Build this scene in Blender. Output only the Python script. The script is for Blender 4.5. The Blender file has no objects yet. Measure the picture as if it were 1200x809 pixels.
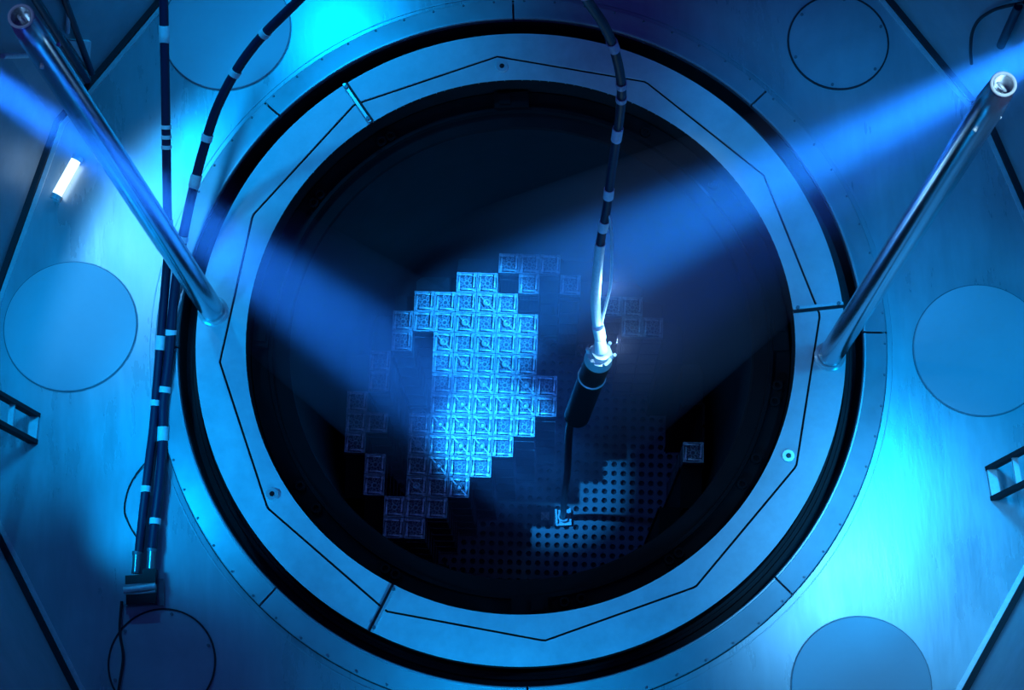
import bpy, bmesh, math, random
from mathutils import Vector, Matrix
random.seed(7)
PI = math.pi
SC = bpy.context.scene
COL = SC.collection

# ------------------------------------------------------------------ camera
FPX, TILT, ROLL = 2340.5, 0.2297, -0.0583
CAM = Vector((-0.0706, -3.8522, 16.2506))
fwd = Vector((0, math.sin(TILT), -math.cos(TILT)))
up0 = Vector((0, math.cos(TILT), math.sin(TILT)))
r0 = Vector((1, 0, 0))
rt = r0 * math.cos(ROLL) + up0 * math.sin(ROLL)
up = up0 * math.cos(ROLL) - r0 * math.sin(ROLL)
cd = bpy.data.cameras.new('camera')
cam = bpy.data.objects.new('camera', cd)
COL.objects.link(cam)
cd.sensor_fit = 'HORIZONTAL'; cd.sensor_width = 36.0
cd.lens = FPX / 1200.0 * 36.0
cd.clip_end = 200
M3 = Matrix((rt, up, -fwd)).transposed()
cam.matrix_world = Matrix.Translation(CAM) @ M3.to_4x4()
SC.camera = cam

# ------------------------------------------------------------------ view, world, lights
SC.view_settings.view_transform = 'Standard'
SC.view_settings.look = 'None'
SC.view_settings.gamma = 1.0
SC.view_settings.use_curve_mapping = False
SC.view_settings.exposure = -0.25
SC.cycles.max_bounces = 6
SC.cycles.volume_bounces = 0
SC.cycles.use_denoising = True

wd = bpy.data.worlds.new('world'); SC.world = wd
wd.use_nodes = True
wd.node_tree.nodes['Background'].inputs[0].default_value = (0.010, 0.008, 0.095, 1)
wd.node_tree.nodes['Background'].inputs[1].default_value = 1.0

BLUE = (0.0, 0.38, 1.0)
PALE = (0.06, 0.46, 1.0)
def lamp(name, kind, loc, aim, power, color=BLUE, radius=0.12, angle=60, blend=0.5):
    d = bpy.data.lights.new(name, kind)
    d.energy = power; d.color = color; d.shadow_soft_size = radius
    if kind == 'SPOT':
        d.spot_size = math.radians(angle); d.spot_blend = blend
    o = bpy.data.objects.new(name, d); COL.objects.link(o)
    o.location = loc
    if aim is not None:
        o.rotation_euler = (Vector(aim) - Vector(loc)).to_track_quat('-Z', 'Y').to_euler()
    return o

LB_POS, LB_AIM = Vector((-2.77, -0.04, 7.0)), Vector((-0.30, -0.07, -3.94))
RB_POS, RB_AIM = Vector((2.90, -0.06, 6.3)), Vector((-0.43, 1.13, -3.94))
lamp('beam_lamp', 'SPOT', LB_POS, LB_AIM, 56000, (0.012, 0.25, 1.0), 0.08, 7.2, 0.7)
lamp('beam_lamp', 'SPOT', LB_POS, Vector((0.0, -0.18, -3.94)), 2000, (0.016, 0.13, 1.0), 0.10, 10.0, 0.7)
lamp('beam_lamp', 'SPOT', RB_POS, RB_AIM, 54000, (0.010, 0.26, 1.0), 0.10, 8.5, 0.8)
lamp('beam_lamp', 'SPOT', RB_POS, Vector((-0.1, 0.7, -3.94)), 4500, (0.016, 0.15, 1.0), 0.10, 15.0, 0.8)
lamp('beam_lamp', 'SPOT', RB_POS, Vector((2.75, 1.35, 0)), 1100, (0.004, 0.34, 1.0), 0.10, 34.0, 1.0)
# unseen pool lamps for the floor hot spots, plus added floor and flange fills
lamp('unseen_pool_lamp', 'SPOT', (-3.6, 3.5, 4.6), (-3.2, 0.9, 0), 420, BLUE, 0.15, 75, 0.9)
lamp('unseen_pool_lamp', 'SPOT', (-4.45, 2.95, 6.5), (-3.5, 1.2, 0), 520, (0.12, 0.50, 1.0), 0.20, 26, 0.9)
lamp('unseen_pool_lamp', 'SPOT', (3.6, -1.25, 8.0), (2.9, -2.2, 0), 1000, (0.10, 0.50, 1.0), 0.25, 26, 0.9)
lamp('unseen_pool_lamp', 'SPOT', (-3.8, 0.2, 7.0), (-4.3, 0.5, 0), 1100, BLUE, 0.20, 32, 0.9)
lamp('unseen_pool_lamp', 'SPOT', (3.8, -0.3, 7.0), (4.0, -1.2, 0), 1300, BLUE, 0.20, 38, 0.9)
lamp('unseen_pool_lamp', 'SPOT', (-0.6, -4.3, 1.6), (0.2, -2.2, 0), 340, BLUE, 0.20, 120, 0.9)
lamp('unseen_pool_lamp', 'SPOT', (3.9, -2.4, 1.5), (1.9, -1.6, 0), 300, BLUE, 0.20, 80, 0.9)
lamp('unseen_pool_lamp', 'SPOT', (-4.0, -1.4, 1.6), (-2.3, -0.7, 0), 320, BLUE, 0.20, 80, 0.9)
lamp('unseen_pool_lamp', 'SPOT', (-1.7, 4.25, 3.4), (-2.0, 3.0, 0), 420, BLUE, 0.20, 80, 0.9)
lamp('stud_fill', 'SPOT', (3.0, -0.75, 8.3), (2.563, -0.309, 6.2), 500, (0.4, 0.75, 1.0), 0.05, 11, 0.5)  # added unseen spots that brighten the stud tops
lamp('stud_fill', 'SPOT', (-3.0, 0.0, 8.3), (-2.561, 0.388, 6.2), 50, (0.25, 0.6, 1.0), 0.05, 11, 0.5)
lamp('bore_fill', 'SPOT', (0.0, -3.4, 15.0), (0.0, 0.0, 0), 1000, (0.10, 0.20, 1.0), 0.2, 15, 0.2)  # added unseen fill that lifts the dark bore and unlit fuel

# ------------------------------------------------------------------ materials
def mat(name, base, metallic=0.0, rough=0.5, var=0.0, scale=6.0, stretch=(1, 1, 1), bump=0.0, spec=0.5, rvar=0.0, var2=0.0, scale2=1.2):
    m = bpy.data.materials.new(name); m.use_nodes = True
    nt = m.node_tree; N = nt.nodes; L = nt.links
    b = N['Principled BSDF']
    b.inputs['Base Color'].default_value = (*base, 1)
    b.inputs['Metallic'].default_value = metallic
    b.inputs['Roughness'].default_value = rough
    b.inputs['Specular IOR Level'].default_value = spec
    if var or bump or rvar or var2:
        tc = N.new('ShaderNodeTexCoord'); mp = N.new('ShaderNodeMapping')
        oi = N.new('ShaderNodeObjectInfo'); L.new(oi.outputs['Random'], mp.inputs['Location'])
        mp.inputs['Scale'].default_value = stretch
        L.new(tc.outputs['Object'], mp.inputs['Vector'])
        nz = N.new('ShaderNodeTexNoise'); nz.inputs['Scale'].default_value = scale
        nz.inputs['Detail'].default_value = 6; nz.inputs['Roughness'].default_value = 0.65
        L.new(mp.outputs[0], nz.inputs['Vector'])
        fac = nz.outputs['Fac']
        if var2:
            n2 = N.new('ShaderNodeTexNoise'); n2.inputs['Scale'].default_value = scale2
            n2.inputs['Detail'].default_value = 4
            L.new(tc.outputs['Object'], n2.inputs['Vector'])
            mm = N.new('ShaderNodeMix'); mm.data_type = 'FLOAT'
            mm.inputs[0].default_value = 0.5
            L.new(fac, mm.inputs[2]); L.new(n2.outputs['Fac'], mm.inputs[3])
            fac = mm.outputs[0]
        if var:
            cr = N.new('ShaderNodeMapRange')
            cr.inputs[1].default_value = 0.2; cr.inputs[2].default_value = 0.8
            cr.inputs[3].default_value = 1 - var; cr.inputs[4].default_value = 1 + var
            L.new(fac, cr.inputs[0])
            mx = N.new('ShaderNodeVectorMath'); mx.operation = 'SCALE'
            mx.inputs[0].default_value = base
            L.new(cr.outputs[0], mx.inputs['Scale'])
            L.new(mx.outputs[0], b.inputs['Base Color'])
        if rvar:
            rr = N.new('ShaderNodeMapRange')
            rr.inputs[1].default_value = 0.15; rr.inputs[2].default_value = 0.85
            rr.inputs[3].default_value = max(0.05, rough - rvar); rr.inputs[4].default_value = min(1, rough + rvar)
            L.new(fac, rr.inputs[0]); L.new(rr.outputs[0], b.inputs['Roughness'])
        if bump:
            bp = N.new('ShaderNodeBump'); bp.inputs['Strength'].default_value = bump
            bp.inputs['Distance'].default_value = 0.02
            L.new(nz.outputs['Fac'], bp.inputs['Height']); L.new(bp.outputs[0], b.inputs['Normal'])
    return m

MT = dict(
    floor=mat('floor_steel', (0.46, 0.50, 0.54), 0.3, 0.29, 0.30, 6.0, (1.0, 0.18, 1), 0.06, 0.5, 0.10, 1, 1.1),
    seal=mat('seal_steel', (0.48, 0.52, 0.56), 0.3, 0.34, 0.18, 5.0, (1, 1, 1), 0.06, 0.5, 0.10, 1, 1.3),
    flange=mat('flange_steel', (0.70, 0.74, 0.78), 0.1, 0.5, 0.25, 7.0, (1, 1, 1), 0.08, 0.5, 0.12, 1, 2.0),
    cover=mat('matte_cover', (0.70, 0.74, 0.78), 0.0, 0.75, 0.06, 4.0, (1, 1, 1), 0.0, 0.2, 0, 1, 1.0),
    wall=mat('wall_steel', (0.40, 0.42, 0.46), 0.3, 0.5, 0.2, 2.0, (1, 1, 1), 0.04),
    gap=mat('dark_gap', (0.035, 0.033, 0.04), 0.1, 0.7, 0.2, 8.0),
    rubber=mat('dark_rubber', (0.02, 0.018, 0.025), 0.0, 0.7),
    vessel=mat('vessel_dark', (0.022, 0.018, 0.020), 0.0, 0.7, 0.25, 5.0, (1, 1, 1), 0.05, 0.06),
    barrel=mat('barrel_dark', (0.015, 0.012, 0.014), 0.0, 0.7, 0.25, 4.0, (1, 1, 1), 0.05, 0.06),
    plate=mat('plate_dark', (0.045, 0.045, 0.06), 0.1, 0.5, 0.25, 6.0),
    former=mat('former_black', (0.008, 0.007, 0.008), 0.0, 0.8, spec=0.1),
    hole=mat('hole_black', (0.012, 0.012, 0.014), 0.0, 0.9),
    fuel=mat('nozzle_steel', (0.27, 0.30, 0.32), 0.2, 0.4, 0.85, 55.0, (1, 1, 1), 0.3, 0.5, 0.15),
    spring=mat('spring_steel', (0.45, 0.47, 0.49), 0.3, 0.35, 0.6, 50.0),
    rods=mat('rod_cladding', (0.045, 0.045, 0.065), 0.1, 0.45, 0.2, 10.0),
    stud=mat('polished_stud', (0.55, 0.58, 0.64), 0.92, 0.22, 0.12, 6.0, (1, 1, 0.3), 0.02, 0.5, 0.06),
    rim=mat('bright_rim', (0.85, 0.87, 0.9), 0.6, 0.25),
    cable=mat('cable_jacket', (0.018, 0.012, 0.045), 0.0, 0.5),
    tape=mat('white_tape', (0.85, 0.87, 0.88), 0.0, 0.5, 0.15, 30.0),
    tool=mat('tool_black', (0.012, 0.011, 0.014), 0.2, 0.35),
    bright=mat('bright_steel', (0.75, 0.78, 0.8), 0.4, 0.3, 0.15, 20.0),
    dull=mat('dull_steel', (0.22, 0.23, 0.26), 0.4, 0.5, 0.2, 12.0),
)

# ------------------------------------------------------------------ mesh helpers
def obj(name, bm, m, parent=None, smooth=False, loc=None, rz=None):
    me = bpy.data.meshes.new(name)
    bmesh.ops.recalc_face_normals(bm, faces=bm.faces[:])
    if smooth:
        for f in bm.faces: f.smooth = True
        for e in bm.edges:
            if len(e.link_faces) == 2 and e.calc_face_angle(0) > 0.6: e.smooth = False
    bm.to_mesh(me); bm.free()
    me.materials.append(m)
    o = bpy.data.objects.new(name, me); COL.objects.link(o)
    if parent: o.parent = parent
    if loc is not None: o.location = loc
    if rz is not None: o.rotation_euler = (0, 0, rz)
    return o
def tag(o, label, cat, group=None, kind=None):
    o['label'] = label; o['category'] = cat
    if group: o['group'] = group
    if kind: o['kind'] = kind
    return o
def thing(name, label, cat, loc=(0, 0, 0), group=None):
    o = bpy.data.objects.new(name, None); COL.objects.link(o)
    o.empty_display_size = 0.1
    o.location = loc
    return tag(o, label, cat, group)
def struct(o, label=None, cat=None):
    o['kind'] = 'structure'
    if label: o['label'] = label; o['category'] = cat
    return o
def NB(): return bmesh.new()
def add_box(bm, c, s, R=None):
    vs = []
    for x in (-.5, .5):
        for y in (-.5, .5):
            for z in (-.5, .5):
                v = Vector((x * s[0], y * s[1], z * s[2]))
                if R is not None: v = R @ v
                vs.append(bm.verts.new(v + Vector(c)))
    for q in ((0, 1, 3, 2), (4, 6, 7, 5), (0, 4, 5, 1), (2, 3, 7, 6), (0, 2, 6, 4), (1, 5, 7, 3)):
        bm.faces.new([vs[i] for i in q])
def rz_m(a): return Matrix.Rotation(a, 3, 'Z')
def add_cyl(bm, p0, p1, ra, rb=None, seg=20, caps=True):
    rb = ra if rb is None else rb
    p0, p1 = Vector(p0), Vector(p1)
    d = (p1 - p0).normalized()
    a = d.orthogonal().normalized(); b = d.cross(a)
    A, B = [], []
    for i in range(seg):
        t = 2 * PI * i / seg; q = a * math.cos(t) + b * math.sin(t)
        A.append(bm.verts.new(p0 + q * ra)); B.append(bm.verts.new(p1 + q * rb))
    for i in range(seg):
        j = (i + 1) % seg; bm.faces.new((A[i], A[j], B[j], B[i]))
    if caps: bm.faces.new(A[::-1]); bm.faces.new(B)
def add_lathe(bm, prof, seg=96, a0=0.0, a1=2 * PI, c=(0, 0, 0), closed_prof=False):
    full = abs(a1 - a0 - 2 * PI) < 1e-6
    n = seg if full else seg + 1
    rows = []
    for i in range(n):
        t = a0 + (a1 - a0) * i / seg
        rows.append([bm.verts.new((c[0] + r * math.cos(t), c[1] + r * math.sin(t), c[2] + z)) for r, z in prof])
    for i in range(seg):
        A = rows[i]; B = rows[(i + 1) % n]
        m = len(prof)
        for k in range(m if closed_prof else m - 1):
            l = (k + 1) % m
            bm.faces.new((A[k], B[k], B[l], A[l]))
    if closed_prof and not full:
        bm.faces.new(rows[0]); bm.faces.new(rows[-1][::-1])
def add_torus(bm, c, R, r, seg=28, ms=8, axis=None):
    n0 = len(bm.verts)
    prof = [(R + r * math.cos(2 * PI * k / ms), r * math.sin(2 * PI * k / ms)) for k in range(ms)]
    rows = []
    Rm = Vector((0, 0, 1)).rotation_difference(Vector(axis)).to_matrix() if axis is not None else Matrix.Identity(3)
    for i in range(seg):
        t = 2 * PI * i / seg
        rows.append([bm.verts.new(Rm @ Vector((q * math.cos(t), q * math.sin(t), z)) + Vector(c)) for q, z in prof])
    for i in range(seg):
        A = rows[i]; B = rows[(i + 1) % seg]
        for k in range(ms):
            l = (k + 1) % ms; bm.faces.new((A[k], B[k], B[l], A[l]))
def smooth_path(pts, n=8):
    P = [Vector(p) for p in pts]; out = []
    P = [2 * P[0] - P[1]] + P + [2 * P[-1] - P[-2]]
    for i in range(1, len(P) - 2):
        a, b, c, d = P[i - 1], P[i], P[i + 1], P[i + 2]
        for k in range(n):
            t = k / n
            out.append(0.5 * ((2 * b) + (c - a) * t + (2 * a - 5 * b + 4 * c - d) * t * t + (3 * b - a - 3 * c + d) * t ** 3))
    out.append(P[-2]); return out
def add_tube(bm, path, r, seg=12, caps=True):
    rows = []; a = None
    for i, p in enumerate(path):
        d = (path[min(i + 1, len(path) - 1)] - path[max(i - 1, 0)]).normalized()
        a = d.orthogonal().normalized() if a is None else (a - d * a.dot(d)).normalized()
        b = d.cross(a)
        rr = r(i / (len(path) - 1)) if callable(r) else r
        rows.append([bm.verts.new(p + (a * math.cos(2 * PI * k / seg) + b * math.sin(2 * PI * k / seg)) * rr) for k in range(seg)])
    for A, B in zip(rows, rows[1:]):
        for k in range(seg):
            l = (k + 1) % seg; bm.faces.new((A[k], A[l], B[l], B[k]))
    if caps: bm.faces.new(rows[0][::-1]); bm.faces.new(rows[-1])

WH = 2.7
FZ = -0.15                      # cavity floor level; vessel flange top is z = 0
SK = math.radians(-5.08)        # the whole reactor is turned by this much

# ------------------------------------------------------------------ pool floor and walls
planes = [(90, 4.5), (118, 4.5), (139.8, 4.42), (160.7, 4.43), (184, 4.62), (206.0, 4.592), (242, 4.7), (270, 4.7),
          (298, 4.7), (325.6, 4.597), (355, 4.66), (376.5, 4.486), (392.6, 4.442), (422, 4.5)]
poly = []
for i in range(len(planes)):
    a, d = planes[i]; b, e = planes[(i + 1) % len(planes)]
    a, b = math.radians(a), math.radians(b)
    det = math.cos(a) * math.sin(b) - math.sin(a) * math.cos(b)
    poly.append(Vector(((d * math.sin(b) - e * math.sin(a)) / det, (math.cos(a) * e - math.cos(b) * d) / det, 0)))
def poly_r(t):
    best = 99
    for a, d in planes:
        c = math.cos(t - math.radians(a))
        if c > 1e-6: best = min(best, d / c)
    return best
angs = sorted([2 * PI * i / 192 for i in range(192)] + [math.atan2(p.y, p.x) % (2 * PI) for p in poly])
bm = NB(); rows = []
for t in angs:
    rows.append([bm.verts.new((r * math.cos(t), r * math.sin(t), z)) for r, z in ((3.05, -0.6), (3.05, FZ), (poly_r(t), FZ), (poly_r(t), -0.6))])
for i in range(len(rows)):
    A = rows[i]; B = rows[(i + 1) % len(rows)]
    for k in range(4): bm.faces.new((A[k], B[k], B[(k + 1) % 4], A[(k + 1) % 4]))
struct(obj('floor', bm, MT['floor']), 'blue-lit stainless steel cavity floor around the vessel', 'floor')
n = len(poly)
outer = [p * 1.06 for p in poly]
sides = {'back': (45, 135), 'left': (135, 235), 'front': (235, 315), 'right': (315, 405)}
for nm, (s0, s1) in sides.items():
    bm = NB()
    for i in range(n):
        # edge i runs between corner i-1 and corner i and lies on plane i
        if not (s0 <= (planes[i][0] if planes[i][0] >= 45 else planes[i][0] + 360) < s1): continue
        p, q, po, qo = poly[i - 1], poly[i], outer[i - 1], outer[i]
        V = [bm.verts.new((v.x, v.y, z)) for z in (-0.6, WH) for v in (p, q, qo, po)]
        for f in ((0, 1, 5, 4), (1, 2, 6, 5), (2, 3, 7, 6), (3, 0, 4, 7), (4, 5, 6, 7), (3, 2, 1, 0)): bm.faces.new([V[k] for k in f])
    bmesh.ops.remove_doubles(bm, verts=bm.verts[:], dist=1e-4)
    struct(obj('wall_' + nm, bm, MT['wall']), 'dark steel liner wall along the ' + nm + ' of the cavity', 'wall')
# bright weld edge, and a dark strip painting the shadow line at the wall foot
def poly_band(s0, s1, z0, z1):
    bm = NB(); R = []
    for p in poly:
        q = p.normalized()
        R.append([bm.verts.new((p.x - q.x * s, p.y - q.y * s, z)) for s, z in ((s0, z0), (s0, z1), (s1, z1), (s1, z0))])
    for i in range(n):
        A, B = R[i], R[(i + 1) % n]
        for k in range(4): bm.faces.new((A[k], B[k], B[(k + 1) % 4], A[(k + 1) % 4]))
    return bm
struct(obj('shadow_trim', poly_band(0.0, 0.05, FZ, FZ + 0.04), MT['rubber']), 'dark strip standing for the shadow line at the foot of the wall', 'trim')
struct(obj('trim_2', poly_band(0.055, 0.095, FZ - .01, FZ + 0.015), MT['bright']), 'thin bright weld strip along the floor edge', 'trim')

# ------------------------------------------------------------------ vessel body, flange, gap
bm = NB()
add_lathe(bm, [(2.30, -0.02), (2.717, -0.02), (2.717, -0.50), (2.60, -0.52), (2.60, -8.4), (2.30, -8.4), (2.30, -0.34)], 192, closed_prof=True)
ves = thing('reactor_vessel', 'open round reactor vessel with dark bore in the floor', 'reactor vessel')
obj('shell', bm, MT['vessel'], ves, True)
bm = NB(); add_cyl(bm, (0, 0, -8.6), (0, 0, -8.4), 2.6, seg=96)
obj('bottom_head', bm, MT['hole'], ves)
bm = NB()
add_lathe(bm, [(2.717, -0.46), (2.74, -0.40), (2.765, -0.40), (2.77, -0.36), (2.80, -0.36), (2.81, -0.40), (2.86, -0.40), (2.868, -0.10), (2.875, -0.10), (2.875, -0.55), (2.717, -0.55)], 192, closed_prof=True)
tag(obj('gap_liner', bm, MT['gap'], None, True), 'dark annular groove ring between bright flange and seal ring', 'ring')

# bright protector ring on the flange: three segments
def poly12(t, Rv=2.515, off=math.radians(1.2)):
    s = PI / 6
    q = ((t - off) % s) - s / 2
    return Rv * math.cos(s / 2) / math.cos(q)
A_J = [math.radians(v) for v in (2.6, 120.4, 240.3)]
segname = ['bright steel flange cover segment along the top of the vessel opening',
           'bright steel flange cover segment left of the opening beneath a guide stud',
           'bright steel flange cover segment lower right of the opening']
sock = [90.4, 209.4, 332.4]
for k in range(3):
    a0 = A_J[k] + 0.004; a1 = A_J[(k + 1) % 3] - 0.004
    if a1 < a0: a1 += 2 * PI
    root = thing('flange_cover_segment', segname[k], 'flange cover', (0, 0, 0), 'flange cover segments around the opening')
    def sector(rin, rout, ztop_in, ztop_out, zb, seg=150):
        bm = NB(); R = []
        ts = sorted([a0 + (a1 - a0) * i / seg for i in range(seg + 1)])
        for t in ts:
            ri, ro = rin(t), rout(t)
            R.append([bm.verts.new((r * math.cos(t), r * math.sin(t), z)) for r, z in ((ri, zb), (ri, ztop_in), (ro, ztop_out), (ro, zb))])
        for A, B in zip(R, R[1:]):
            for q in range(4): bm.faces.new((A[q], B[q], B[(q + 1) % 4], A[(q + 1) % 4]))
        bm.faces.new(R[0]); bm.faces.new(R[-1][::-1])
        return bm
    obj('outer_plate', sector(lambda t: poly12(t) + 0.012, lambda t: 2.717, 0.0, 0.0, -0.03), MT['flange'], root)
    obj('inner_plate', sector(lambda t: 2.30, lambda t: poly12(t) - 0.006, -0.016, -0.008, -0.04), MT['flange'], root)
    t = math.radians(sock[k]); R_s = 2.425
    bm = NB()
    add_lathe(bm, [(0.0, -0.012), (0.018, -0.012), (0.022, 0.006), (0.05, 0.006), (0.058, -0.012), (0.058, -0.03)], 24, c=(R_s * math.cos(t), R_s * math.sin(t), 0))
    s = obj('lifting_socket', bm, MT['bright'], root, True)
    bm = NB(); add_cyl(bm, (R_s * math.cos(t) - .008, R_s * math.sin(t) + .012, -0.01), (R_s * math.cos(t) - .008, R_s * math.sin(t) + .012, 0.004), 0.03, seg=16)
    obj('socket_hole', bm, MT['tool'], s)
    # joint bar that closes the segment
    t = A_J[k]
    bm = NB(); R = rz_m(t)
    add_box(bm, R @ Vector((2.51, 0.012, 0.014)), (0.42, 0.024, 0.028), R)
    jb = obj('joint_bar', bm, MT['bright'], root)
    bm = NB()
    add_box(bm, R @ Vector((2.51, -0.014, 0.004)), (0.42, 0.02, 0.012), R)
    obj('joint_gasket', bm, MT['rubber'], jb)
    for rr in (2.335, 2.68):
        bm = NB(); c = R @ Vector((rr, 0.012, 0)); add_cyl(bm, c + Vector((0, 0, .02)), c + Vector((0, 0, .045)), 0.016, seg=10)
        obj('bolt', bm, MT['dull'], jb)

# seal ring outside the gap
seal = thing('cavity_seal_ring', 'wide steel seal ring of welded segments outside the dark gap', 'seal ring')
for k in range(8):
    a0 = SK + math.radians(3 + 45 * k) + 0.002; a1 = a0 + PI / 4 - 0.006
    bm = NB(); add_lathe(bm, [(2.873, -0.30), (2.873, -0.05), (2.880, -0.04), (2.892, -0.04), (2.897, -0.06), (3.068, -0.085), (3.075, -0.092), (3.075, -0.30)], 40, a0, a1, closed_prof=True)
    obj('ring_segment', bm, MT['seal'], seal, True)
bm = NB(); add_lathe(bm, [(3.076, FZ - .02), (3.076, FZ + 0.012), (3.086, FZ + 0.012), (3.086, FZ - .02)], 192, closed_prof=True)
obj('edge_gasket', bm, MT['rubber'], seal)
bm = NB(); add_lathe(bm, [(3.125, FZ - .02), (3.130, FZ + 0.006), (3.138, FZ + 0.006), (3.143, FZ - .02)], 192, closed_prof=True)
obj('weld_bead', bm, MT['seal'], seal, True)
b0 = None
for k in range(72):
    t = SK + 2 * PI * k / 72 + 0.02
    if b0 is None:
        bm = NB(); add_cyl(bm, (0, 0, 0), (0, 0, 0.016), 0.011, 0.008, 10)
        o = b0 = obj('ring_bolt', bm, MT['dull'], seal)
    else:
        o = b0.copy(); COL.objects.link(o); o.parent = seal
    o.location = (3.055 * math.cos(t), 3.055 * math.sin(t), -0.085)

# ------------------------------------------------------------------ inside: ledge, barrel, baffle, lower plate
brl = thing('core_barrel', 'dark core barrel with a wide ledge just inside the vessel opening', 'core barrel')
bm = NB()
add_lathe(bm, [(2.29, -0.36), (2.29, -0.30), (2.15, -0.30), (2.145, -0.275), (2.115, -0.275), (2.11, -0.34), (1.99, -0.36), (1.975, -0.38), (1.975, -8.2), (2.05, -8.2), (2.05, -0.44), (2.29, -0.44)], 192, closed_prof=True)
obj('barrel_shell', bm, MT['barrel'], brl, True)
key0 = None
for (x, y) in ((2.19, -0.03), (-2.19, 0.27), (0.05, 2.20), (-0.05, -2.2)):
    t = math.atan2(y, x)
    bm = NB(); R = rz_m(t)
    add_box(bm, R @ Vector((2.205, 0, -0.265)), (0.13, 0.30, 0.07), R)
    add_box(bm, R @ Vector((2.205, 0.06, -0.225)), (0.09, 0.10, 0.03), R)
    obj('alignment_key', bm, MT['barrel'], brl)
bz = [(-1.132, 1.955), (-1.05, 2.0), (-1.748, 1.408), (-1.69, 1.48), (1.944, -1.1), (1.771, -1.285), (-1.21, -1.798), (-1.127, -1.846), (1.208, -1.833),
      (1.119, -1.877), (0.372, -2.131), (0.231, -2.13), (-1.911, -1.09), (-1.76, -1.272), (2.128, -0.467), (2.09, -0.6), (1.2, 1.85), (1.75, 1.33)]
for i, (x, y) in enumerate(bz):
    t = math.atan2(y, x); r = 2.2
    bm = NB()
    add_lathe(bm, [(0.0, -0.285), (0.022, -0.285), (0.026, -0.262), (0.042, -0.262), (0.048, -0.31)], 16, c=(r * math.cos(t), r * math.sin(t), 0))
    obj('ledge_bolt', bm, MT['barrel'], brl, True)

CP = 0.217; CC = Vector((0.009, 0.0, 0.0)); CZ = -3.94
cR = rz_m(SK)
def cell(i, j): return cR @ Vector(((i - 8) * CP, (8 - j) * CP, 0)) + CC
ROWW = [3, 7, 11, 13, 13, 15, 15, 17, 17, 17, 15, 15, 13, 13, 11, 7, 3]
inside = {(i, j) for j in range(17) for i in range(17) if abs(i - 8) <= (ROWW[j] - 1) // 2}
baf = thing('core_baffle', 'dark stepped baffle wall enclosing the square grid of fuel positions', 'baffle')
bm = NB()
h = CP / 2
for (i, j) in inside:
    c = cell(i, j)
    for di, dj, nx, ny in ((1, 0, 1, 0), (-1, 0, -1, 0), (0, 1, 0, -1), (0, -1, 0, 1)):
        if (i + di, j + dj) not in inside:
            q = c + cR @ Vector((nx * (h + 0.014), ny * (h + 0.014), -5.60))
            sz = (0.02 if nx else CP + .03, 0.02 if ny else CP + .03, 2.82)
            add_box(bm, q, sz, cR)
obj('baffle_wall', bm, MT['barrel'], baf)
for qx in (-1, 1):
    for qy in (-1, 1):
        bm = NB()
        for j in range(-2, 19):
            for i in range(-2, 19):
                if (i, j) in inside or (i - 8) * qx < 0 or (8 - j) * qy < 0: continue
                c = cell(i, j)
                if c.length < 1.93: add_box(bm, c + Vector((0, 0, -4.20)), (CP, CP, 0.04), cR)
        bmesh.ops.remove_doubles(bm, verts=bm.verts[:], dist=1e-3)
        obj('former_plate', bm, MT['former'], baf)

PZ = -7.0
lp = thing('lower_core_plate', 'dark lower core plate drilled with rows of round flow holes', 'core plate')
bm = NB()
hp = CP / 2; rh = 0.033; NS = 16
for (i, j) in inside:
    for sx in (-.25, .25):
        for sy in (-.25, .25):
            cx, cy = (i - 8 + sx) * CP, (8 - j + sy) * CP
            sq, ci, cb = [], [], []
            for k in range(NS):
                t = 2 * PI * k / NS
                u, v = math.cos(t), math.sin(t); m = max(abs(u), abs(v))
                sq.append(bm.verts.new((cx + u / m * hp / 2, cy + v / m * hp / 2, PZ)))
                ci.append(bm.verts.new((cx + u * rh, cy + v * rh, PZ)))
                cb.append(bm.verts.new((cx + u * rh, cy + v * rh, PZ - 0.12)))
            for k in range(NS):
                l = (k + 1) % NS
                bm.faces.new((sq[k], sq[l], ci[l], ci[k])); bm.faces.new((ci[k], ci[l], cb[l], cb[k]))
bmesh.ops.rotate(bm, verts=bm.verts[:], cent=(0, 0, 0), matrix=cR)
bmesh.ops.translate(bm, verts=bm.verts[:], vec=CC)
bmesh.ops.remove_doubles(bm, verts=bm.verts[:], dist=1e-4)
obj('drilled_plate', bm, MT['plate'], lp)
bm = NB(); add_cyl(bm, (0, 0, PZ - 0.2), (0, 0, PZ - 0.125), 1.96, seg=64)
obj('under_plate', bm, MT['hole'], lp)

# ------------------------------------------------------------------ fuel assemblies
HW = 0.1055
def nozzle_bm():
    bm = NB()
    w = 0.010
    for a in range(4):
        R = rz_m(a * PI / 2)
        add_box(bm, R @ Vector((0, HW - w / 2, -0.045)), (2 * HW, w, 0.09), R)
    for sx in (-1, 1):
        for sy in (-1, 1):
            add_box(bm, (sx * (HW - .017), sy * (HW - .017), -0.02), (0.034, 0.034, 0.06))
    return bm
def adapter_bm():
    bm = NB()
    add_box(bm, (0, 0, -0.055), (2 * HW - .018, 2 * HW - .018, 0.02))
    return bm
def insert_bm():
    bm = NB()
    add_torus(bm, (0, 0, -0.036), 0.026, 0.008, 18, 6)
    for a in range(8):
        t = a * PI / 4 + 0.2
        add_torus(bm, (0.066 * math.cos(t), 0.066 * math.sin(t), -0.042), 0.012, 0.005, 10, 5)
        add_box(bm, (0.045 * math.cos(t + .25), 0.045 * math.sin(t + .25), -0.041), (0.026, 0.008, 0.012), rz_m(t + 0.9))
    return bm
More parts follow.
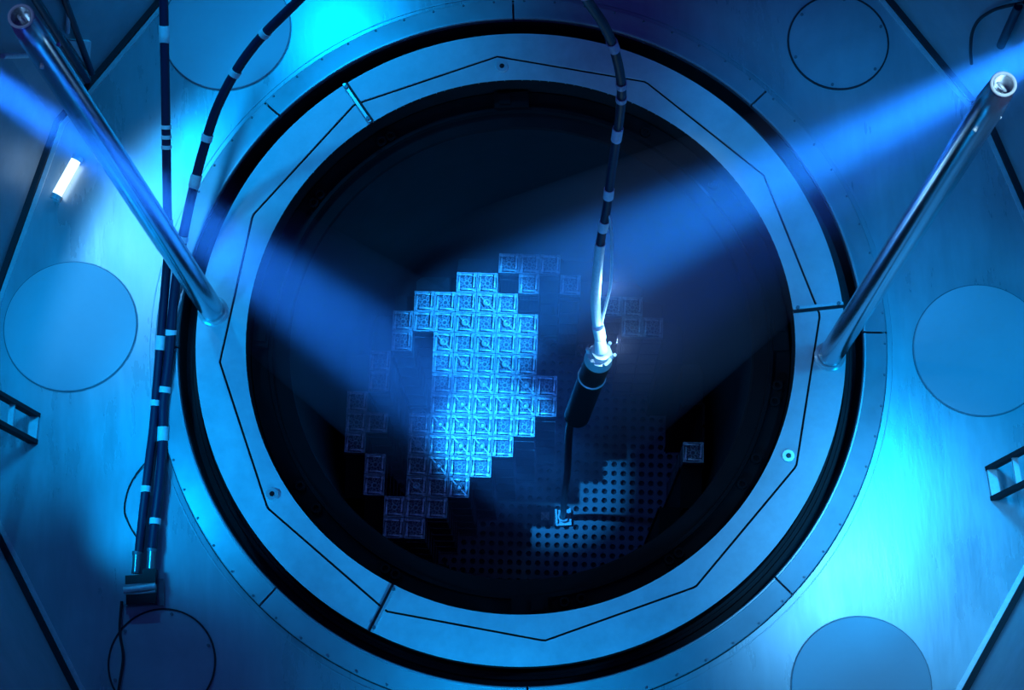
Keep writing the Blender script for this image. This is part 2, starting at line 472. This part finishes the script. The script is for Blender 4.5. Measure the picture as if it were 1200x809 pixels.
def spring_bm():
    bm = NB()
    n = 6; pts = []
    for k in range(n + 1):
        u = k / n
        pts.append((-0.075 + 0.13 * u, HW - 0.026 - 0.004 * u, 0.004 + 0.012 * math.sin(PI * u * 0.9)))
    for (a, b) in zip(pts, pts[1:]):
        v = []
        for p in (a, b):
            for dy in (-.008, .008):
                for dz in (-.003, .003): v.append(bm.verts.new((p[0], p[1] + dy, p[2] + dz)))
        for q in ((0, 1, 5, 4), (2, 6, 7, 3), (0, 4, 6, 2), (1, 3, 7, 5)): bm.faces.new([v[i] for i in q])
    add_box(bm, (-0.072, HW - 0.026, 0.008), (0.020, 0.024, 0.012))
    return bm
def spider_bm():
    bm = NB()
    add_torus(bm, (0, 0, 0.02), 0.030, 0.010, 22, 8)
    add_cyl(bm, (0, 0, -0.05), (0, 0, -0.01), 0.018, seg=12)
    for k, ln in ((0, .085), (2, .06)):
        t = -PI / 4 + k * PI / 2
        c = Vector((math.cos(t), math.sin(t), 0))
        add_box(bm, c * (0.032 + ln / 2) + Vector((0, 0, 0.014)), (ln, 0.011, 0.012), rz_m(t))
    return bm
def bundle_bm():
    bm = NB()
    n = 17; p = 2 * (HW - .004) / n; prof = []
    for s in range(4):
        R = rz_m(-s * PI / 2)
        for k in range(n):
            x0 = -(HW - .004) + k * p
            for u, d in ((0.0, -0.004), (0.3, 0.0), (0.7, 0.0)):
                q = R @ Vector((x0 + u * p, (HW - .004) + d, 0)); prof.append((q.x, q.y))
    A = [bm.verts.new((x, y, -0.13)) for x, y in prof]; B = [bm.verts.new((x, y, -2.93)) for x, y in prof]
    for i in range(len(prof)):
        j = (i + 1) % len(prof); bm.faces.new((A[i], A[j], B[j], B[i]))
    bm.faces.new(A); bm.faces.new(B)
    return bm
def grid_bm():
    bm = NB()
    for a in range(4):
        R = rz_m(a * PI / 2)
        add_box(bm, R @ Vector((0, HW - .002, 0)), (2 * HW, .005, 0.04), R)
    return bm
def foot_bm():
    bm = NB()
    add_box(bm, (0, 0, -2.95), (2 * HW, 2 * HW, 0.04))
    for sx in (-1, 1):
        for sy in (-1, 1): add_box(bm, (sx * .08, sy * .08, -3.012), (0.04, 0.04, 0.09))
    return bm
proto = {}
def build_assembly(kind):
    root = bpy.data.objects.new('fuel_assembly', None); COL.objects.link(root); root.empty_display_size = .1
    obj('top_nozzle', nozzle_bm(), MT['fuel'], root)
    obj('adapter_plate', adapter_bm(), MT['rods'], root)
    obj('guide_insert', insert_bm(), MT['fuel'], root)
    s0 = None
    for k in range(4):
        if s0 is None: s = s0 = obj('hold_down_spring', spring_bm(), MT['spring'], root)
        else:
            s = s0.copy(); COL.objects.link(s); s.parent = root
        s.rotation_euler = (0, 0, k * PI / 2)
    obj('rod_bundle', bundle_bm(), MT['rods'], root)
    g0 = None
    for k in range(6):
        if g0 is None: g = g0 = obj('spacer_grid', grid_bm(), MT['rods'], root)
        else:
            g = g0.copy(); COL.objects.link(g); g.parent = root
        g.location = (0, 0, -0.3 - 0.50 * k)
    obj('bottom_nozzle', foot_bm(), MT['rods'], root)
    if kind: obj('control_rod_spider', spider_bm(), MT['spring'], root)
    return root
def place_assembly(kind, loc, label):
    if kind not in proto:
        r = proto[kind] = build_assembly(kind)
    else:
        src = proto[kind]
        r = src.copy(); COL.objects.link(r)
        for ch in src.children:
            c = ch.copy(); COL.objects.link(c); c.parent = r
    r.location = loc; r.rotation_euler = (0, 0, SK)
    tag(r, label, 'fuel assembly', 'fuel assemblies standing in the core')
    return r
ordn = ['first', 'second', 'third', 'fourth', 'fifth', 'sixth', 'seventh', 'eighth', 'ninth', 'tenth', 'eleventh', 'twelfth', 'thirteenth', 'fourteenth']
LOAD = {0: [7, 8, 9], 1: [5, 6, 8, 10], 2: [3, 4, 5, 6, 7, 12, 13], 3: [2, 3, 4, 5, 6, 7, 8, 13, 14], 4: [2, 4, 5, 6, 7, 8], 5: [1, 4, 5, 6, 7, 8],
        6: [1, 4, 5, 6, 7, 8, 9], 7: [0, 4, 5, 6, 7, 8, 9], 8: [0, 1, 3, 4, 5, 6, 7, 8], 9: [0, 3, 4, 5, 6, 7, 16], 10: [1, 3, 4, 5, 6], 11: [1, 3, 4, 5],
        12: [2, 3, 4], 13: [2, 3]}
SPID = {(5, 7), (6, 7), (7, 7), (8, 7), (4, 8), (6, 8), (5, 8), (3, 9), (5, 9), (6, 9), (4, 10), (6, 6), (5, 5), (6, 4), (5, 3), (6, 2), (3, 11), (4, 4), (7, 5), (7, 3), (8, 6), (3, 9), (5, 11)}
special = {(16, 9): 'lone square fuel assembly standing far right beside the dark baffle',
           (7, 0): 'faint square fuel assembly in the topmost row, first of three', (8, 0): 'faint square fuel assembly in the topmost row, second of three',
           (9, 0): 'faint square fuel assembly in the topmost row, third of three',
           (10, 1): 'faint fuel assembly standing alone between the topmost row and the hanging cable',
           (14, 3): 'rightmost faint fuel assembly just right of the bright tool head'}
for j, cols in LOAD.items():
    for k, i in enumerate(cols):
        lab = special.get((i, j))
        if lab is None:
            extra = ' with ring and diagonal bar' if (i, j) in SPID else ''
            lab = f'square fuel assembly{extra}, {ordn[k]} from left in {ordn[j]} row down'
        place_assembly(1 if (i, j) in SPID else 0, cell(i, j) + Vector((0, 0, CZ)), lab)

# ------------------------------------------------------------------ hatch covers on the floor
def hatch(loc, flush, label):
    root = thing('hatch_cover', label, 'hatch cover', (loc[0], loc[1], FZ), 'round hatch covers around the vessel')
    if flush:
        bm = NB(); add_lathe(bm, [(0, 0.012), (0.40, 0.014), (0.43, 0.012), (0.435, 0.0)], 64)
        obj('cover_plate', bm, MT['seal'], root, True)
        bm = NB(); add_lathe(bm, [(0.428, 0.0), (0.428, 0.02), (0.442, 0.02), (0.442, 0.0)], 64, closed_prof=True)
        obj('rim_gasket', bm, MT['rubber'], root)
        for k in range(6):
            t = k * PI / 3 + .3; bm = NB(); add_cyl(bm, (.40 * math.cos(t), .40 * math.sin(t), .01), (.40 * math.cos(t), .40 * math.sin(t), .03), .013, seg=10)
            obj('bolt', bm, MT['dull'], root)
    else:
        bm = NB(); add_lathe(bm, [(0, 0.03), (0.545, 0.03), (0.56, 0.024), (0.563, 0.0)], 96)
        obj('cover_plate', bm, MT['cover'], root, True)
        bm = NB(); add_lathe(bm, [(0.563, 0.0), (0.563, 0.006), (0.572, 0.006), (0.572, 0.0)], 96, closed_prof=True)
        obj('rim_gasket', bm, MT['dull'], root)
hatch((-3.795, 0.366), False, 'plain pale round cover on floor left of the vessel, above the ladder foot')
hatch((3.856, -0.300), False, 'plain pale round cover on floor right of the vessel')
hatch((-2.409, 2.972), False, 'plain pale round cover at upper left, crossed by two cables')
hatch((2.589, -3.023), False, 'plain pale round cover cut by bottom edge, beside the glare')
hatch((-3.068, -2.503), True, 'flush steel round hatch outlined by thin line, below the cable connector')
hatch((2.922, 2.518), True, 'flush dark round hatch with ring groove at upper right')

# ------------------------------------------------------------------ guide studs
def stud(loc, label, rr):
    root = thing('guide_stud', label, 'guide stud', (loc[0], loc[1], 0), 'tall guide studs on the flange')
    H = 6.4
    bm = NB(); add_lathe(bm, [(0.0, 0.0), (0.098, 0.0), (0.100, 0.4), (0.096, 3.0), (0.084, H - .3), (0.070, H - 0.02), (0.060, H), (0.052, H), (0.050, H - .10), (0, H - .10)], 40)
    obj('shaft', bm, MT['stud'], root, True)
    bm = NB(); add_lathe(bm, [(0.100, 0.0), (0.128, 0.0), (0.128, 0.02), (0.112, 0.03), (0.112, 0.05), (0.100, 0.055)], 40)
    obj('base_collar', bm, MT['bright'], root, True)
    bm = NB(); add_torus(bm, (0, 0, H), 0.062, 0.009, 36, 10)
    rim = obj('top_rim', bm, MT['rim'], root, True)
    bm = NB(); add_torus(bm, (0, 0, H - .04), 0.028, 0.008, 20, 8, axis=(0.7, 0.5, 0.4)); add_cyl(bm, (0, 0, H - .11), (0, 0, H - .06), .018, seg=12)
    obj('lifting_eye', bm, MT['rim'], root, True)
    for k in range(3):
        bm = NB(); t = rr + k * 2.1
        add_cyl(bm, (.066 * math.cos(t), .066 * math.sin(t), H - .5), (.1 * math.cos(t), .1 * math.sin(t), H - .5), .012, seg=10)
        obj('set_screw', bm, MT['bright'], root)
stud((-2.561, 0.388), 'tall polished guide stud rising from flange at left, crossing two cables', 0.4)
stud((2.563, -0.309), 'tall polished guide stud rising from flange at right, glaring near its top', 2.0)

# ------------------------------------------------------------------ cables
def cable(name, pts, r, label, bands, group, extra=None):
    path = smooth_path(pts, 8)
    bm = NB(); add_tube(bm, path, r, 14)
    o = obj(name, bm, MT['cable'], None, True)
    tag(o, label, 'cable', group)
    N_ = len(path) - 1
    for (u, ln) in bands:
        a = max(0, min(N_ - 1, u * N_)); k0 = int(a)
        acc = 0; seg = [path[k0].lerp(path[min(k0 + 1, N_)], a - k0)]
        k = k0 + 1
        while acc < ln and k <= N_:
            q = path[k]; d = (q - seg[-1]).length
            if acc + d > ln: q = seg[-1].lerp(q, (ln - acc) / d)
            acc += (q - seg[-1]).length; seg.append(q); k += 1
        if len(seg) < 2: continue
        bm = NB(); add_tube(bm, seg, r * 1.18, 14)
        obj('tape_or_lit_band', bm, MT['tape'], o, True)
    return o
cabA = [(-2.649, 2.912, 1.7), (-2.669, 2.711, 1.5), (-2.719, 2.255, 1.2), (-2.754, 1.895, 1.0), (-2.79, 1.529, 0.8), (-2.835, 1.173, 0.55), (-2.87, 0.867, 0.35), (-2.931, 0.631, 0.15),
        (-2.996, 0.223, 0.03), (-3.054, -0.196, -0.05), (-3.094, -0.551, -0.08), (-3.134, -0.838, -0.08), (-3.19, -1.264, -0.08), (-3.225, -1.60, -0.05)]
cabB = [(-1.317, 2.559, 1.9), (-1.622, 2.422, 1.6), (-1.935, 2.276, 1.3), (-2.161, 2.092, 1.1), (-2.349, 1.87, 0.9), (-2.491, 1.618, 0.7), (-2.606, 1.343, 0.55), (-2.708, 1.064, 0.4),
        (-2.804, 0.744, 0.25), (-2.88, 0.419, 0.1), (-2.941, 0.006, 0.0), (-2.999, -0.345, -0.05), (-3.016, -0.628, -0.08), (-3.044, -0.987, -0.08), (-3.092, -1.341, -0.08), (-3.115, -1.58, -0.05)]
cable('camera_cable', cabA, 0.037, 'straight dark cable with white tape bands coming down from the top edge at left', [(.125, .12), (.265, .03), (.28, .03), (.295, .03), (.41, .14), (.62, .12), (.72, .05), (.885, .05)], 'taped cables beside the left stud')
cable('camera_cable', cabB, 0.040, 'curved dark cable with white tape bands swinging in from right of its neighbour', [(.12, .05), (.20, .05), (.315, .06), (.385, .10), (.49, .05), (.63, .04), (.71, .05), (.785, .12), (.93, .05)], 'taped cables beside the left stud')
con = thing('cable_connector', 'dark two-cable connector block with a shiny horizontal tube on floor lower left', 'connector', (-3.208, -1.903, FZ))
cx = Vector((0, 0, 0))
bm = NB(); add_box(bm, (0.0, 0.075, 0.09), (0.245, 0.07, 0.13)); add_box(bm, (0.07, 0.125, 0.09), (0.11, 0.06, 0.10))
obj('clamp_block', bm, MT['tool'], con)
bm = NB(); add_box(bm, (0.0, -0.085, 0.08), (0.24, 0.08, 0.12))
obj('lower_block', bm, MT['tool'], con)
bm = NB(); add_cyl(bm, (-.135, -.01, .15), (.125, .012, .15), .028, seg=20); add_cyl(bm, (-.12, .035, .13), (.115, .055, .13), .016, seg=14); add_cyl(bm, (-.12, -.048, .12), (.115, -.028, .12), .014, seg=14)
obj('roller_tube', bm, MT['bright'], con, True)
bm = NB(); add_box(bm, (0.145, -0.03, 0.04), (0.05, 0.22, 0.04)); add_box(bm, (0.0, -0.12, 0.03), (0.3, 0.025, 0.04))
obj('bracket', bm, MT['dull'], con)
for (x, y) in ((-.045, 0.13), (.075, 0.15)):
    bm = NB(); add_cyl(bm, (x, y, .095), (x + .012, y + .17, .09), .036, .034, 18); add_cyl(bm, (x + .012, y + .15, .09), (x + .013, y + .18, .09), .043, seg=18)
    g = obj('cable_gland', bm, MT['dull'], con, True)
    bm = NB(); add_cyl(bm, (x, y + .01, .128), (x + .01, y + .15, .123), .010, seg=10)
    obj('gland_clip', bm, MT['bright'], g, True)
def wire(pts, r, label, group, m='rubber', name='thin_wire'):
    bm = NB(); add_tube(bm, smooth_path(pts, 8), r, 8)
    return tag(obj(name, bm, MT[m], None, True), label, 'wire', group)
wire([(-3.385, -1.986, -0.12), (-3.402, -2.229, -0.11), (-3.377, -2.438, -0.11), (-3.407, -2.643, -0.11), (-3.444, -2.846, -0.11)], 0.012, 'thin dark wire trailing down from the cable connector over the hatch', 'loose thin wires')
wire([(-3.12, -0.80, -0.09), (-3.25, -0.93, -0.13), (-3.328, -1.066, -0.14), (-3.359, -1.244, -0.14), (-3.297, -1.404, -0.14), (-3.23, -1.5, -0.12)], 0.006, 'thin wire loop bowing out left of the two taped cables', 'loose thin wires')
wire([(3.97, 1.92, 2.0), (3.90, 2.03, 1.66), (3.865, 2.09, 1.438), (3.835, 2.14, 1.146), (3.836, 2.139, 0.88), (3.869, 2.088, 0.631), (3.908, 2.027, 0.451)], 0.014, 'thin dark hose curving down the wall at upper right', 'loose thin wires')
bm = NB(); add_cyl(bm, (3.95, 1.93, 1.9), (3.98, 1.905, 1.158), .035, seg=14)
tag(obj('wall_conduit', bm, MT['cable'], None, True), 'short dark conduit on the wall in the upper right corner', 'conduit')

# hanging inspection tool
cabC = [(0.384, 1.14, 5.0), (0.538, 1.178, 4.3), (0.659, 1.159, 3.9), (0.744, 1.12, 3.5), (0.796, 1.046, 3.1), (0.798, 0.971, 2.75), (0.774, 0.869, 2.4), (0.739, 0.724, 2.05), (0.708, 0.567, 1.7),
        (0.661, 0.407, 1.4), (0.631, 0.231, 1.1), (0.615, 0.066, 0.8), (0.626, -0.061, 0.6), (0.645, -0.154, 0.45)]
c3 = cable('hoist_cable', cabC, 0.034, 'dark taped cable hanging over the opening, white where it meets the tool', [(.06, .05), (.20, .12), (.305, .06), (.345, .05), (.43, .14), (.57, .10), (.645, .10), (.70, 1.6)], None)  # last long band paints the lit lower stretch of cable white
t_ = wire([(0.69, 0.56, 1.7), (0.734, 0.50, 1.62), (0.743, 0.347, 1.4), (0.734, 0.155, 1.1), (0.701, 0.048, 0.85), (0.667, -0.04, 0.66), (0.66, -0.12, 0.52)], 0.012, 'thin white lanyard bowing beside the lowest cable stretch', None, 'tape', 'tool_lanyard')
tool = thing('inspection_tool', 'black cylindrical inspection tool with bright head hanging over the core', 'inspection tool', (0.459, -0.514, -0.9))
o_ = Vector((0.459, -0.514, -0.9))
T0 = Vector((0.459, -0.514, -0.9)) - o_; T1 = Vector((0.630, -0.270, 0.20)) - o_
ax = (T1 - T0).normalized()
bm = NB(); add_cyl(bm, T0, T1, 0.112, seg=36); add_cyl(bm, T0 - ax * .05, T0, 0.08, .112, seg=36)
obj('body', bm, MT['tool'], tool, True)
bm = NB(); add_torus(bm, T0.lerp(T1, 0.72), 0.112, 0.010, 40, 8, axis=ax)
obj('ring_seam', bm, MT['bright'], tool, True)
bm = NB(); add_cyl(bm, T1, T1 + ax * .10, 0.118, .105, seg=36); add_cyl(bm, T1 + ax * .10, T1 + ax * .17, 0.08, seg=24)
obj('head', bm, MT['bright'], tool, True)
bm = NB()
for k in range(6):
    t = k * PI / 3; e = ax.orthogonal().normalized(); f = ax.cross(e)
    q = (e * math.cos(t) + f * math.sin(t)); add_cyl(bm, T1 + ax * .09 + q * .095, T1 + ax * .16 + q * .115, .016, seg=8)
obj('lug_ring', bm, MT['bright'], tool, True)
bm = NB(); add_cyl(bm, T1 + ax * .17, Vector((0.645, -0.154, 0.45)) - o_, .055, .045, seg=20); add_cyl(bm, Vector((0.648, -0.14, 0.47)) - o_, Vector((0.630, -0.08, 0.60)) - o_, .05, .05, seg=20)
obj('cable_clamp', bm, MT['tape'], tool, True)
bm = NB(); add_tube(bm, smooth_path([T0 - ax * .04, Vector((0.40, -0.53, -1.3)) - o_, Vector((0.421, -0.49, -4.0)) - o_, Vector((0.41, -0.49, -5.6)) - o_, Vector((0.409, -0.529, -6.90)) - o_], 6), 0.036, 14)
obj('pole', bm, MT['tool'], tool, True)
bm = NB()
add_torus(bm, Vector((0.409, -0.529, -6.86)) - o_, 0.055, 0.010, 24, 8)
obj('foot_ring', bm, MT['bright'], tool, True)
bm = NB()
for sx in (-1, 1):
    add_box(bm, Vector((0.409 + sx * .08, -0.529, -6.93)) - o_, (0.022, 0.18, 0.12))
add_box(bm, Vector((0.409, -0.622, -6.94)) - o_, (0.18, 0.022, 0.10)); add_box(bm, Vector((0.409, -0.529, -6.97)) - o_, (0.18, 0.18, 0.03))
obj('foot_frame', bm, MT['fuel'], tool)
pl = thing('locating_block', 'small square block on the lower plate beside the tool foot', 'block', (0.199, -0.507, PZ))
bm = NB(); add_box(bm, (0, 0, .04), (.10, .10, .08), cR); obj('body', bm, MT['fuel'], pl)
bm = NB()
for a in (PI / 4, -PI / 4): add_box(bm, (0, 0, .088), (.12, .018, .018), rz_m(a + SK))
obj('cross_bar', bm, MT['spring'], pl)
# added unseen point lights whiten the tool head and the cable above
lamp('tool_fill', 'POINT', (0.76, 0.16, 0.95), None, 9.0, (0.3, 0.7, 1.0), 0.02)
lamp('tool_fill', 'POINT', (0.78, -0.22, 0.58), None, 9.0, (0.3, 0.7, 1.0), 0.02)

# ------------------------------------------------------------------ ladders
def ladder(a, b, lean, label, Hh=2.6):
    a, b = Vector(a), Vector(b); base = (a + b) / 2
    root = thing('wall_ladder', label, 'ladder', (base.x, base.y, FZ), 'ladders at the cavity wall')
    a0 = Vector((a.x, a.y, 0)) - Vector((base.x, base.y, 0)); b0 = -a0
    d = (b0 - a0).normalized(); out = Vector(lean)
    for q in (a0, b0):
        bm = NB(); R = Matrix((d, out.normalized().cross(d) * 0 + Vector((0, 0, 1)).cross(d), Vector((0, 0, 1)))).transposed()
        top = q + out + Vector((0, 0, Hh))
        nrm = Vector((0, 0, 1)).cross(d)
        vs = []
        for z_, c in ((0, q), (1, top)):
            for u, v in ((-.018, -.04), (.018, -.04), (.018, .04), (-.018, .04)):
                vs.append(bm.verts.new(c + d * u + nrm * v))
        for k in range(4):
            l = (k + 1) % 4; bm.faces.new((vs[k], vs[l], vs[4 + l], vs[4 + k]))
        bm.faces.new(vs[:4]); bm.faces.new(vs[4:])
        obj('stile', bm, MT['rubber'], root)
    for k in range(5):
        zz = 0.03 + 0.52 * k
        c = out * (zz / Hh) + Vector((0, 0, zz))
        bm = NB()
        nrm = Vector((0, 0, 1)).cross(d)
        R = Matrix((d, nrm, Vector((0, 0, 1)))).transposed()
        add_box(bm, c, ((b0 - a0).length - .02, 0.075 if k == 0 else 0.045, 0.03), R)
        obj('rung', bm, MT['bright'], root)
ladder((3.823, -1.302), (3.837, -1.553), (0.35, 0.03, 0), 'ladder foot with pale rungs against the wall at right edge')
ladder((-4.094, -0.384), (-4.116, -0.608), (-0.25, 0.02, 0), 'ladder foot with dark stiles against the wall at left edge')

# ------------------------------------------------------------------ wall fittings, upper left
br = thing('wall_bracket', 'small pale triangular gusset bracket on the wall at upper left behind the stud', 'bracket', (-3.55, 2.60, 0.4))
BO = Vector((-3.55, 2.60, 0.4)); WN = Vector((math.cos(math.radians(139.8)), math.sin(math.radians(139.8)), 0))
def slab(pts, th):
    bm = NB(); F = [bm.verts.new(Vector(p) - BO) for p in pts]; G = [bm.verts.new(Vector(p) - BO + WN * th) for p in pts]
    bm.faces.new(F); bm.faces.new(G[::-1]); n_ = len(F)
    for k in range(n_): bm.faces.new((F[k], F[(k + 1) % n_], G[(k + 1) % n_], G[k]))
    return bm
obj('gusset', slab([(-3.581, 2.564, 0.784), (-3.474, 2.691, 0.43), (-3.57, 2.577, 0.063)], .03), MT['tape'], br)
obj('flat_bar', slab([(-3.625, 2.512, 0.70), (-3.597, 2.545, 0.67), (-3.600, 2.541, 0.20), (-3.628, 2.508, 0.20)], .03), MT['tape'], br)
bm = NB(); add_cyl(bm, (-3.496, 2.664, 1.181), (-3.564, 2.583, 0.918), .020, seg=14)
tag(obj('handle_bar', bm, MT['tape'], None, True), 'short pale upright bar above the gusset bracket at upper left', 'bar')
bm = NB(); add_cyl(bm, (-3.89, 2.09, 1.70), (-3.80, 2.29, 1.19), .022, seg=14)
tag(obj('handle_bar', bm, MT['tape'], None, True), 'pale bar on the wall at left edge below the stud top', 'bar')
for lab, p0, p1, r_ in (('dark conduit running up the wall left of the gusset bracket', (-3.595, 2.50, 0.05), (-3.60, 2.48, 2.3), .035),
                        ('dark conduit slanting up the wall right of the gusset bracket', (-3.56, 2.57, 0.02), (-3.44, 2.71, 2.0), .028)):
    bm = NB(); add_cyl(bm, p0, p1, r_, seg=14)
    tag(obj('wall_conduit', bm, MT['cable'], None, True), lab, 'conduit', 'conduits on the upper left wall')

fl = thing('floor_glare', 'glowing tube added for the white glare on the floor left of the left guide stud', 'glare', (-3.81, 1.67, FZ))  # added emissive tube stands in for a glare on the steel floor
em = bpy.data.materials.new('glare_glow'); em.use_nodes = True
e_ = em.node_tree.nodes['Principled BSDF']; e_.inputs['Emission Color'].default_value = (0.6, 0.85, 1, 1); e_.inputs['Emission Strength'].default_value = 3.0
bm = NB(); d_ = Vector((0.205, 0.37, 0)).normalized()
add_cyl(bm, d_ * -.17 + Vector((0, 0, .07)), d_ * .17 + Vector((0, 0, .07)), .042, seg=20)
obj('glare_tube', bm, em, fl, True)
for sgn in (-1, 1):
    bm = NB(); add_cyl(bm, d_ * sgn * .17 + Vector((0, 0, .07)), d_ * sgn * .215 + Vector((0, 0, .07)), .048, seg=20); add_box(bm, d_ * sgn * .19 + Vector((0, 0, .025)), (.06, .06, .05), rz_m(1.06))
    obj('glare_end_cap', bm, MT['bright'], fl, True)
# ------------------------------------------------------------------ hazy water where the two beams pass
def beam(P, A, half_deg, r_lamp, length, dens, label, col):
    d = (A - P).normalized()
    k = math.tan(math.radians(half_deg))
    bm = NB()
    add_cyl(bm, Vector((0, 0, 0)), d * length, r_lamp, r_lamp + k * length, 48)
    m = bpy.data.materials.new('hazy_water'); m.use_nodes = True
    nt = m.node_tree; nt.nodes.clear()
    out = nt.nodes.new('ShaderNodeOutputMaterial'); vs = nt.nodes.new('ShaderNodeVolumeScatter')
    vs.inputs['Color'].default_value = (*col, 1); vs.inputs['Density'].default_value = dens; vs.inputs['Anisotropy'].default_value = 0.0
    nt.links.new(vs.outputs[0], out.inputs['Volume'])
    o = obj('hazy_beam', bm, m, None, True, loc=P - d * 0.3)
    return tag(o, label, 'light beam', 'hazy light beams through the water', 'stuff')
beam(LB_POS, LB_AIM + Vector((0.08, -0.03, 0)), 4.6, 0.13, 14.8, 0.042, 'hazy blue light beam slanting in from the left edge to the fuel', (1.0, 0.68, 1.0))
beam(RB_POS, Vector((-0.1, 0.7, -3.94)), 7.6, 0.15, 12.5, 0.046, 'hazy blue light beam slanting in from the right edge past the tool', (1.0, 0.75, 1.0))
